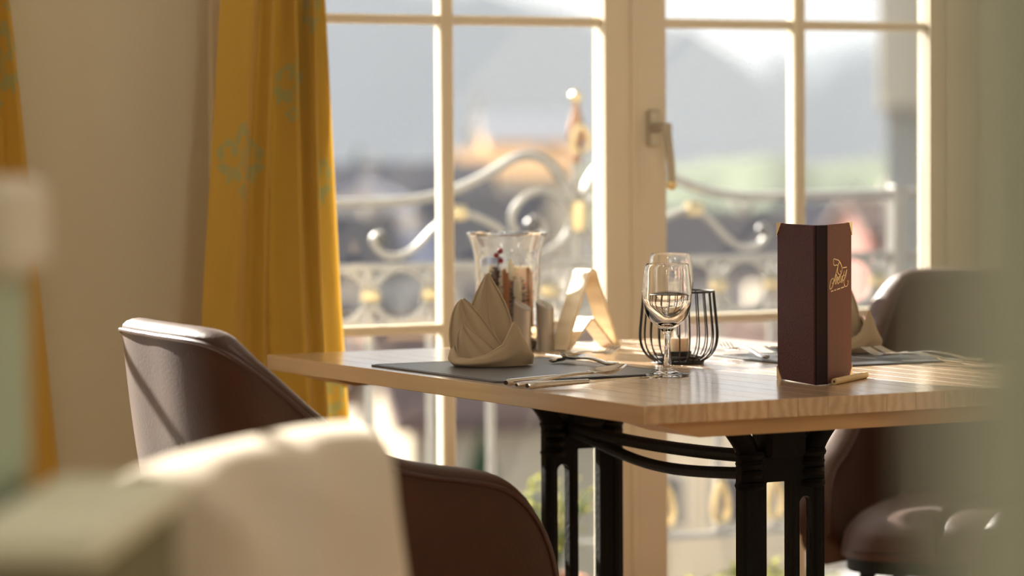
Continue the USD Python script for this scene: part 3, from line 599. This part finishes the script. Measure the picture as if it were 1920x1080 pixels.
def petal(L, R, w0, bulge, lean, th=.0022, n=26):
    """A folded napkin leaf between its left and right edges (u, height), bulging towards the viewer."""
    L, R = spline(np.array(L), n), spline(np.array(R), n); a = np.linspace(-1, 1, 21)
    b = np.linspace(0, 1, n)[:, None]; A = a[None, :]
    U = L[:, :1]*(1-A)/2+R[:, :1]*(1+A)/2; H = L[:, 1:]*(1-A)/2+R[:, 1:]*(1+A)/2
    W = w0+lean*b-bulge*(1-A**2)*(1-.75*b)+.0016*np.sin(A*7+b*3)
    return sheet(np.stack([U, np.broadcast_to(W, U.shape), H], -1), th)
def hem_line(E, w0, lean, n=26):
    E = spline(np.array(E), n); b = np.linspace(0, 1, n)
    return tube(np.c_[E[:, 0], w0+lean*b-.001, E[:, 1]], .0017, 6)
def napkin(label, loc, rz, sc=1.0):
    t = thing('napkin', label, 'napkin', loc, rz)
    k = sc
    a = np.linspace(0, 2*np.pi, 97)
    deg = np.degrees(a)
    top = np.interp(deg, [0, 15, 35, 60, 90, 120, 150, 180, 215, 250, 290, 330, 348, 360], [.036, .050, .062, .030, .015, .009, .010, .026, .034, .046, .050, .050, .036, .036])
    rows = []
    for s in np.linspace(0, 1, 12):
        fl = np.interp(s, [0, .35, .8, 1], [.86, 1.0, .95, .86])
        rx, ry = .055*fl, .042*fl
        ex = .018*np.exp(-((deg-8)/26)**2)*(1-s)*np.interp(s, [0, .3, 1], [.5, 1, .2]) + .018*np.exp(-((deg-360)/26)**2)*(1-s)
        rows.append(np.c_[(rx+ex)*np.cos(a), -(ry)*np.sin(a), top*s+.001])
    Pc = np.stack(rows, 0)*k
    Pc[:, -1] = Pc[:, 0]
    obj('cuff', sheet(Pc, .0030*k), M['linen'], t, 60)
    obj('cuff_hem', tube(Pc[-1][:-1], .0022*k, 8, True), M['linen'], t)
    sp = [  # left edge, right edge, depth, bulge, lean
        ([(-.022, .014), (-.027, .055), (-.022, .085), (-.010, .112), (.000, .130)], [(.036, .014), (.037, .045), (.031, .075), (.017, .106), (.002, .132)], .014, .014, .004),
        ([(-.048, .012), (-.053, .038), (-.051, .066), (-.045, .084), (-.036, .094)], [(.030, .014), (.014, .038), (-.003, .062), (-.018, .081), (-.034, .0955)], .000, .016, .008),
        ([(-.039, .004), (-.043, .026), (-.042, .043), (-.038, .053), (-.034, .060)], [(.024, .008), (.008, .026), (-.009, .041), (-.022, .051), (-.032, .0615)], -.012, .014, .008)]
    for L, R, w0, bu, le in sp:
        L, R = np.array(L)*k, np.array(R)*k
        p = obj('petal', petal(L, R, w0*k, bu*k, le*k), M['linen'], t, 60)
        obj('petal_hem', hem_line(R, w0*k, le*k), M['linen'], p); obj('petal_hem', hem_line(L, w0*k, le*k), M['linen'], p)
    c = spline(np.array([(-.001, .122), (-.002, .105), (.002, .075), (.010, .045), (.022, .022)])*k, 24); b = np.linspace(1, 0, 24)
    obj('petal_fold', tube(np.c_[c[:, 0], .016*k+.004*k*b-.0145*k*(1-.75*b)-.001, c[:, 1]], .0022*k, 8), M['linen'], t)
    back = [([(-.030, .02), (-.034, .05), (-.02, .075), (.000, .09)], [(.038, .02), (.040, .05), (.026, .075), (.002, .092)], .026, -.010, -.004)]
    for L, R, w0, bu, le in back: obj('petal', petal(np.array(L)*k, np.array(R)*k, w0*k, bu*k, le*k), M['linen'], t, 60)
napkin('beige linen napkin folded into a crown, standing on the left placemat', (2.116, 3.990, TZ+.003), -YAW+.0)
napkin('beige linen napkin folded into a crown, half hidden behind the menu', (2.698, 3.948, TZ+.003), -YAW+.25)

def lay(p0, p1):
    """Rotation about z and pitch that lay a utensil (drawn along +x from its end) from p0 to p1."""
    d = np.asarray(p1, float)-np.asarray(p0, float); return math.atan2(d[1], d[0]), -math.asin(d[2]/np.linalg.norm(d))
def handle_mesh(n=24, L=.115, bend=.006):
    x = np.linspace(0, L, n); w = np.interp(x, [0, .004, .02, .06, L], [.0035, .0058, .0052, .0038, .0026]); z = .004+bend*np.sin(np.clip((x-.03)/(L-.03), 0, 1)*np.pi*.75)
    return tube(np.c_[x, np.zeros(n), z], w, 12, flat=.62)
def utensil_xf(x, p0, p1):
    a, b = lay(p0, p1); return a, b
def place(name, label, p0, p1, group, parts):
    a, b = lay(p0, p1); t = thing(name, label, name, p0, a, group)
    for pn, m in parts:
        obj(pn, moved(m, ry=b), M['steel'], t, 40)
def bowl(L, W, dep, x0, z0, tilt):
    n, m_ = 26, 17; s = np.linspace(0, 1, n); a = np.linspace(-1, 1, m_)
    w = W/2*np.clip(np.sin(np.pi*np.clip(s, 0.03, .995)**.85), .05, None)**.62
    S, A = np.meshgrid(s, a, indexing='ij'); Wd = w[:, None]*A
    Zd = z0-dep*np.sin(np.pi*S)*(1-A**2)+tilt*S
    return sheet(np.stack([x0+L*S, Wd, Zd], -1), .0013)
def spoon(label, p0, p1, group, size=1.0):
    place('spoon', label, p0, p1, group, [('handle', moved(handle_mesh(L=.128*size, bend=.005))), ('bowl', bowl(.062*size, .041*size, .008*size, .122*size, .0095, .004))])
def fork(label, p0, p1, group):
    ts = []
    for k in range(4):
        y = -.0085+.00567*k
        ts.append(('tine', tube(spline([(.138, y*.9, .008), (.150, y, .0055), (.168, y, .008), (.186, y*1.02, .015)], 14), np.linspace(.0019, .0010, 14), 8)))
    root = sheet(np.stack([np.broadcast_to(np.linspace(.112, .142, 10)[:, None], (10, 9)), np.interp(np.linspace(0, 1, 10), [0, .5, 1], [.0028, .008, .0108])[:, None]*np.linspace(-1, 1, 9)[None], np.broadcast_to(np.interp(np.linspace(0, 1, 10), [0, 1], [.0095, .0072])[:, None], (10, 9))], -1), .002)
    place('fork', label, p0, p1, group, [('handle', handle_mesh(L=.118, bend=.007)), ('neck', root)]+ts)
def knife(label, p0, p1, group):
    bl = Polygon([(.098, -.006), (.20, -.007), (.216, .000), (.212, .006), (.19, .0075), (.098, .0055)])
    blade = extrude(bl.buffer(.001), .0014); blade.apply_translation([0, 0, .004])
    x = np.linspace(0, .102, 20)
    place('knife', label, p0, p1, group, [('handle', tube(np.c_[x, 0*x, np.full(20, .0055)], np.interp(x, [0, .004, .05, .102], [.004, .0066, .0056, .0042]), 12, flat=.75)), ('blade', blade)])
SET = {}
Z0 = TZ+.0006
knife('slim steel knife at the left placemat with its blade on the leather', (1.962, 3.647, Z0), (2.165, 3.721, Z0+.0042), None)
spoon('steel dinner spoon lying between two knives at the near table edge', (1.965, 3.623, Z0), (2.146, 3.648, Z0+.009), None)
knife('slim steel knife nearest the table edge beside the spoon', (1.960, 3.585, Z0), (2.157, 3.616, Z0+.002), None)
spoon('small steel spoon at the far side of the left placemat', (2.252, 3.849, Z0+.0022), (2.245, 3.998, Z0+.0022), None, .82)
fork('dark looking steel fork resting across the small spoon', (2.211, 3.973, Z0+.0025), (2.373, 4.063, Z0+.0025), None)
fork('steel fork right of the menu, nearer of the two side by side', (2.717, 3.660, Z0), (2.669, 3.840, Z0+.002), None)
fork('steel fork right of the menu, farther of the two side by side', (2.761, 3.671, Z0), (2.695, 3.845, Z0+.002), None)
spoon('steel spoon on the right placemat, its bowl just left of the menu', (2.748, 3.972, Z0+.0022), (2.566, 3.951, Z0+.0022), None)
fork('steel fork standing out left of the menu on the right placemat', (2.519, 3.872, Z0+.0022), (2.558, 4.052, Z0+.0022), None)

# ------------------------------------------------------------------ glass and metal on the table
def wine_glass(label, x, y, group=None):
    t = thing('wine_glass', label, 'wine glass', (x, y, TZ))
    out = spline([(.0295, .154), (.0322, .138), (.0338, .118), (.0330, .100), (.0280, .083), (.0180, .0715), (.0085, .064)], 26)
    stem = [(.0050, .058), (.0040, .045), (.0042, .030), (.0056, .016), (.0085, .0095), (.0160, .0058), (.0270, .0034), (.0300, .0024), (.0303, .0012), (.0295, .0002), (0, .0002)]
    inn = spline([(0, .0715), (.010, .0735), (.0200, .0805), (.0282, .0915), (.0316, .102), (.0322, .118), (.0308, .138), (.0282, .154)], 28)
    rim = [(.0285, .1547), (.0290, .1549), (.0293, .1546)]
    prof = np.vstack([inn, rim, out, spline(stem[:-1], 36), stem[-1:]])
    obj('glass_body', lathe(prof, 64), M['glass'], t, 60)
wine_glass('small empty wine glass in front of the wire lantern', 2.246, 3.705)
wine_glass('second empty wine glass standing behind the front one', 2.460, 4.047)

ln = thing('wire_lantern', 'black wire basket lantern in the middle of the table', 'lantern', (2.391, 3.912, TZ))
hpts = [(.0515, .105), (.0535, .085), (.0560, .060), (.0572, .040), (.0545, .024), (.0450, .010), (.0345, .004)]
hp = spline(hpts, 24)
for k in range(24):
    a_ = 2*np.pi*k/24
    obj('wire', tube(np.c_[hp[:, 0]*math.cos(a_), hp[:, 0]*math.sin(a_), hp[:, 1]], .0011, 6), M['wire'], ln)
aa = np.linspace(0, 2*np.pi, 65)[:-1]
obj('top_ring', tube(np.c_[.0515*np.cos(aa), .0515*np.sin(aa), np.full(64, .105)], .0015, 8, True), M['wire'], ln)
obj('bottom_ring', tube(np.c_[.0345*np.cos(aa), .0345*np.sin(aa), np.full(64, .0028)], .0028, 8, True), M['wire'], ln)
obj('base_ring', tube(np.c_[.0345*np.cos(aa), .0345*np.sin(aa), np.full(64, .010)], .0016, 8, True), M['wire'], ln)
obj('holder_cup', lathe([(0, .006), (.018, .006), (.0185, .018), (.0172, .018), (.0168, .0085), (0, .0085)], 32), M['wire'], ln)
for a_ in (0, np.pi/2): obj('base_bar', tube([(-.034*math.cos(a_), -.034*math.sin(a_), .005), (.034*math.cos(a_), .034*math.sin(a_), .005)], .0014, 6), M['wire'], ln)
tg = thing('candle_glass', 'small clear candle glass inside the wire lantern', 'candle glass', (2.391, 3.912, TZ+.0090))
obj('glass_body', lathe([(0, 0), (.0155, 0), (.0160, .003), (.0165, .060), (.0160, .0610), (.0153, .060), (.0148, .004), (0, .004)], 40), M['glass'], tg, 50)
tc = thing('tealight', 'cream tealight inside the small candle glass', 'candle', (2.391, 3.912, TZ+.0132))
obj('wax', lathe([(0, 0), (.0138, 0), (.0140, .022), (.0134, .0235), (0, .0228)], 32), M['wax'], tc)
obj('wick', tube([(0, 0, .022), (.0005, 0, .028)], .0006, 6), M['wire'], tc)

vs = thing('glass_vase', 'clear flared glass vase at the back of the table', 'vase', (2.345, 4.352, TZ))
vo = spline([(.0487, .0), (.0507, .004), (.0512, .058), (.0512, .112), (.0522, .141), (.0563, .163), (.0630, .1805)], 40)
vi = spline([(.0613, .1800), (.0545, .163), (.0502, .141), (.0492, .112), (.0492, .058), (.0487, .010), (.040, .007), (0, .007)], 40)
obj('glass_body', lathe(np.vstack([[(0, 0)], vo, [(.0628, .1813), (.0618, .1811)], vi]), 72), M['glass'], vs, 50)
obj('rim', tube(np.c_[.0623*np.cos(aa), .0623*np.sin(aa), np.full(64, .1811)], .0016, 8, True), M['glass'], vs)
VX, VY, VZ = 2.345, 4.352, TZ+.0078
cR = np.array([_r[0], _r[1], 0]); cF = np.array([math.sin(YAW), math.cos(YAW), 0])
def in_vase(u, w, z=0): return tuple(np.array([VX, VY, VZ+z])+cR*u+cF*w)
def pine_cone(label, loc, h, r, seed):
    t = thing('pine_cone', label, 'pine cone', loc, .5*seed); rg = np.random.default_rng(seed)
    obj('core', lathe([(0, 0), (r*.5, h*.1), (r*.62, h*.4), (r*.4, h*.8), (0, h)], 16), M['cone'], t)
    sc = []
    for k in range(54):
        f_ = k/53; a_ = k*2.39996; rr = r*math.sin(np.pi*(.18+.74*f_))**.8; z = h*(.04+.92*f_); s = r*.42*(1-.4*f_)
        d = np.array([math.cos(a_), math.sin(a_), .45]); q = np.array([-math.sin(a_), math.cos(a_), 0]); o = np.array([rr*.45*math.cos(a_), rr*.45*math.sin(a_), z])
        e_ = o+d*rr*.62
        v = np.array([o-q*s*.5, o+q*s*.5, e_+q*s*.75, e_-q*s*.75, e_+[0, 0, -s*.45]+d*s*.1, o+[0, 0, -s*.3]])
        sc.append(trimesh.convex.convex_hull(v))
    obj('scales', cat_m(sc), M['cone'], t, False, kind='stuff')
pine_cone('dark pine cone upright in the vase, left', in_vase(-.017, -.020, .045), .078, .0175, 1)
pine_cone('dark pine cone upright in the vase, right of the first', in_vase(.016, -.018, .022), .085, .0175, 2)
pine_cone('dark pine cone lying low in the vase', in_vase(-.006, .016, .0), .030, .020, 3)
cd = thing('pillar_candle', 'ivory pillar candle inside the glass vase', 'candle', in_vase(.021, .020))
obj('wax', lathe([(0, 0), (.0165, 0), (.0168, .118), (.0155, .1205), (.006, .117), (0, .117)], 32), M['wax'], cd)
obj('wick', tube([(0, 0, .116), (.0007, .0003, .126)], .0007, 6), M['wire'], cd)
for i, (u, w, tilt, lab) in enumerate(((.0, .002, .04, 'cinnamon stick standing in the middle of the vase'), (-.002, -.036, -.02, 'thin cinnamon stick next to the first in the vase'), (.036, .004, -.02, 'reddish stick at the left inside the vase'))):
    single('cinnamon_stick', lab, 'stick', moved(cat_m([tube([(0, 0, 0), (tilt*.06, 0, .055), (tilt*.118, 0, .118)], .0032, 10), tube([(.0035, .001, 0), (.0035+tilt*.11, .001, .112)], .0025, 8)]), in_vase(u, w), rz=-YAW), M['cinnamon'])
for i, (u, w, z0, hh, lab) in enumerate(((-.008, -.028, .058, .062, 'pale dried flower spike at the left front in the vase'), (.016, -.030, .05, .064, 'pale dried flower spike at the right front in the vase'), (-.026, .004, .095, .030, 'cream dried seed head at the left top of the vase'), (.005, .004, .09, .044, 'cream dried seed head at the middle top of the vase'))):
    f_ = thing('dried_flower', lab, 'dried flower', in_vase(u, w, 0))
    obj('stem', tube([(0, 0, 0), (0, 0, z0+.01)], .0010, 6), M['dried'], f_)
    obj('head', lathe(spline([(.0002, z0), (.0052, z0+hh*.2), (.0062, z0+hh*.55), (.0038, z0+hh*.85), (.0002, z0+hh)], 16), 14), M['dried'], f_)
lf = thing('leaf', 'dark green leaf standing at the left side inside the vase', 'leaf', in_vase(-.028, -.012, .0), -YAW)
b_ = np.linspace(0, 1, 24)[:, None]; A_ = np.linspace(-1, 1, 11)[None]
obj('blade', sheet(np.stack([.015*np.sin(np.pi*np.clip(b_, .02, .98))**.8*A_+.010*b_, -.006*A_**2+.010*b_+0*A_, .02+.098*b_+0*A_], -1), .0008), M['leaf'], lf, 60)
obj('stalk', tube([(0, 0, 0), (0, 0, .03)], .0012, 6), M['leaf'], lf)
br = thing('berry_sprig', 'sprig of dark red berries at the top of the vase filling', 'berries', in_vase(-.017, -.006, 0), -YAW)
obj('stem', tube(spline([(0, 0, 0), (.001, 0, .08), (.003, 0, .135)], 12), .0010, 6), M['cone'], br)
for dx, dz in ((.0, .1385), (.006, .1455), (.0065, .130)): obj('berry', moved(trimesh.creation.icosphere(2, .0046), (dx, -.001, dz)), M['berry'], br)

def shaker(label, x, y, face):
    t = thing('shaker', label, 'shaker', (x, y, TZ), face)
    a_ = np.linspace(0, 2*np.pi, 49)[:-1]; r = .0138; zt = .071+.0075*np.cos(a_)*-1
    ring0 = np.c_[r*np.cos(a_), r*np.sin(a_), np.zeros(48)]; ring1 = np.c_[r*np.cos(a_), r*np.sin(a_), zt]
    v = np.vstack([ring0, ring1]); f = []
    for i in range(48): j = (i+1) % 48; f += [[i, j, 48+j], [i, 48+j, 48+i]]
    v = np.vstack([v, [0, 0, 0]]); f += [[96, (i+1) % 48, i] for i in range(48)]
    obj('body', trimesh.Trimesh(v, f), M['brushed'], t, 40)
    top = np.vstack([ring1*[.985, .985, 1]+[0, 0, .0004], [0, 0, .0714]])
    lid = obj('lid', trimesh.Trimesh(top, [[48, i, (i+1) % 48] for i in range(48)]), M['brushed'], t, False)
    for dx, dy in ((0, 0), (.004, 0), (-.004, 0)): obj('hole', moved(trimesh.creation.cylinder(.0009, .0012, sections=10), (dx, dy, .0716-dx*.54)), M['wire'], lid)
shaker('brushed steel shaker with slanted top just right of the napkin', 2.328, 4.272, -YAW-.6)
shaker('brushed steel shaker with slanted top beside the wooden card stand', 2.369, 4.274, -YAW-.75)

st = thing('card_stand', 'pale bent wood card stand shaped like a letter A', 'card stand', (2.434, 4.262, TZ), -YAW+.62)
def strip(pts, w0, w1, th=.0042, n=40):
    """A bent strip of wood: a path in (x, z), as wide in y as from w0 to w1."""
    p = spline(pts, n) if len(pts) > 2 else np.linspace(pts[0], pts[1], n)
    d = np.gradient(p, axis=0); d /= np.linalg.norm(d, axis=1, keepdims=True); nn = np.c_[-d[:, 1], d[:, 0]]
    poly = Polygon(np.vstack([p+nn*th/2, (p-nn*th/2)[::-1]])); return upright(poly, w0, w1)
obj('arch', strip([(-.052, .001), (-.0435, .023), (-.035, .045), (-.0265, .067), (-.018, .089), (-.0095, .111), (-.0065, .1195), (-.003, .1232), (0, .1240), (.003, .1232), (.0065, .1195), (.0095, .111), (.018, .089), (.0265, .067), (.035, .045), (.0435, .023), (.053, .001)], -.020, .020, n=120), M['birch'], st)
obj('crosspiece', cat_m([strip([(-.044, .002), (-.001, .049)], -.019, .019, .004), strip([(.001, .049), (.045, .002)], -.019, .019, .004)]), M['birch'], st)

# menu folder
mn = thing('menu_folder', 'tall burgundy menu folder standing open on the table', 'menu', (2.318, 3.446, TZ))
dL, dR = math.atan2(.130, .025), math.atan2(.112, .128)
MH, PW = .2115, .130
def cover(ang, off, w):
    m = bx(off, off+w, -.0016, .0016, .001, MH, .0007); return moved(m, rz=ang)
sp0 = np.array([0, 0]); sp1 = np.array([.0165, .0015])      # the spine runs between these two hinge lines
obj('back_cover', moved(bx(.004, PW, -.0016, .0016, .001, MH, .0007), rz=dL), M['burgundy'], mn)
spine_ang = math.atan2(.004, .018)
obj('spine', moved(bx(.000, .0185, -.0017, .0017, .001, MH, .0007), rz=spine_ang), M['spine'], mn)
fo = np.array([.0185*math.cos(spine_ang), .0185*math.sin(spine_ang), 0])
obj('hinge', cat_m([moved(tube([(.0, 0, .001), (0, 0, MH)], .0022, 8), (0, 0, 0)), moved(tube([(0, 0, .001), (0, 0, MH)], .0022, 8), fo), moved(tube([(.006, -.0018, .001), (.006, -.0018, MH)], .0008, 6), rz=dL)]), M['spine'], mn)
fc = obj('front_cover', moved(bx(.003, PW, -.0016, .0016, .001, MH, .0007), fo, rz=dR), M['burgundy_lit'], mn, label='burgundy front cover with warm light put into its colour')
obj('pages', cat_m([moved(bx(.008, PW-.006, .0022, .0042, .006, MH-.003, .0003), rz=dL-.02), ]).apply_translation([0, 0, 0]) if False else moved(bx(.010, PW-.006, -.0045, -.0022, .005, MH-.002, .0003), rz=dL), M['page'], mn)
def corner(off, ang, z, sgn, nm):
    q = Polygon([(PW+.0008, 0), (PW-.016, 0), (PW+.0008, .018)]) if sgn > 0 else Polygon([(PW+.0008, 0), (PW-.016, 0), (PW+.0008, -.018)])
    m = upright(q, -.0026, .0026); m.apply_translation([0, 0, z]); obj(nm, moved(m, off, rz=ang), M['brass'], mn, label='brass corner guard')
for off, ang in (((0, 0, 0), dL), (fo, dR)):
    corner(off, ang, .0004, 1, 'corner_guard'); corner(off, ang, MH+.0008, -1, 'corner_guard')
# gold lettering on the front cover, drawn as fine strokes (x along the cover from its hinge, z up)
def stroke(pts, r=.00055, n=60):
    p = spline(pts, n); return tube(np.c_[p[:, 0], np.full(n, -.0018), p[:, 1]], r, 6)
def LP(x, y): return ((x-172)/640*PW*.98+.003, MH-(y+620)/1080*.0583*1.06-.0)
def LS(pts, **k): return stroke([LP(x, y) for x, y in pts], **k)
strokes = [
    LS([(430, 355), (370, 335), (318, 270), (320, 215), (375, 197), (440, 220), (490, 275), (525, 350), (545, 430), (535, 520), (500, 575), (455, 545), (430, 500), (432, 400), (460, 290)], n=110),
    LS([(470, 280), (440, 350), (405, 460), (370, 570), (338, 690), (300, 790), (250, 868), (222, 850), (225, 770), (255, 670), (295, 632), (322, 660), (320, 720), (290, 745), (280, 715)], n=110),
    LS([(345, 690), (375, 600), (400, 560), (405, 600), (380, 690), (365, 760), (385, 770), (410, 690), (430, 610), (440, 640), (425, 720), (435, 770), (455, 740)], n=90),
    LS([(450, 700), (475, 610), (500, 600), (490, 680), (480, 740), (505, 745), (530, 680), (550, 610), (560, 630), (540, 700), (535, 745), (560, 720)], n=90),
    LS([(500, 470), (515, 540), (470, 640), (455, 700)], n=40),
    LS([(605, 490), (580, 590), (560, 690), (580, 720), (610, 660), (640, 570), (675, 480), (655, 600), (615, 690), (595, 750), (610, 830), (650, 872), (695, 840), (712, 780), (690, 735)], n=110),
    LS([(560, 640), (600, 600), (630, 610)], n=20)]
lg = obj('gold_lettering', moved(cat_m(strokes), fo, rz=dR), M['brass'], mn, label='gold script lettering')
bars = [bx(LP(570, 420)[0], LP(675, 420)[0], -.0020, -.0015, LP(0, 432)[1], LP(0, 408)[1])]
for k in range(16):
    x_ = 258+k*22; 
    if k in (3, 6, 11): continue
    yy = 925-k*3.2; bars.append(bx(LP(x_, 0)[0], LP(x_+15, 0)[0], -.0020, -.0015, LP(0, yy+14)[1], LP(0, yy-14)[1]))
obj('gold_small_print', moved(cat_m(bars), fo, rz=dR), M['brass'], mn)

pc = thing('wooden_stick', 'short round wooden stick lying at the foot of the menu', 'stick', (2.347, 3.447, TZ), math.atan2(.078, .106))
obj('shaft', moved(lathe([(0, 0), (.0042, 0), (.0044, .0006), (.0044, .128), (.0040, .1285), (0, .1285)], 20), (0, 0, .0044), ry=math.pi/2), M['pencil'], pc)
obj('hollow_end', moved(lathe([(0, -.0004), (.0017, -.0004), (.0017, .001), (0, .001)], 14), (0, 0, .0044), ry=math.pi/2), M['cone'], pc)

# ------------------------------------------------------------------ repeats carry their group
GROUPS = {'armchair': 'brown leather armchairs around the table', 'wine_glass': 'wine glasses on the table', 'fork': 'steel forks on the table', 'spoon': 'steel spoons on the table',
          'knife': 'steel knives at the left place', 'napkin': 'folded linen napkins', 'placemat': 'charcoal placemats', 'shaker': 'steel shakers', 'curtain': 'yellow damask curtains',
          'pine_cone': 'pine cones in the vase', 'cinnamon_stick': 'cinnamon sticks in the vase', 'dried_flower': 'dried flowers in the vase', 'potted_plant': 'potted plants on the balcony',
          'house': 'houses of the town outside', 'conifer': 'dark conifers outside', 'ceiling_fill_lamp': 'added fill globes on the ceiling'}
for p in stage.GetPrimAtPath('/World').GetChildren():
    n_ = p.GetName(); n_ = n_[:-4] if n_[-4:-3] == '_' and n_[-3:].isdigit() else n_
    if n_ in GROUPS and p.GetCustomDataByKey('label'): p.SetCustomDataByKey('group', GROUPS[n_])
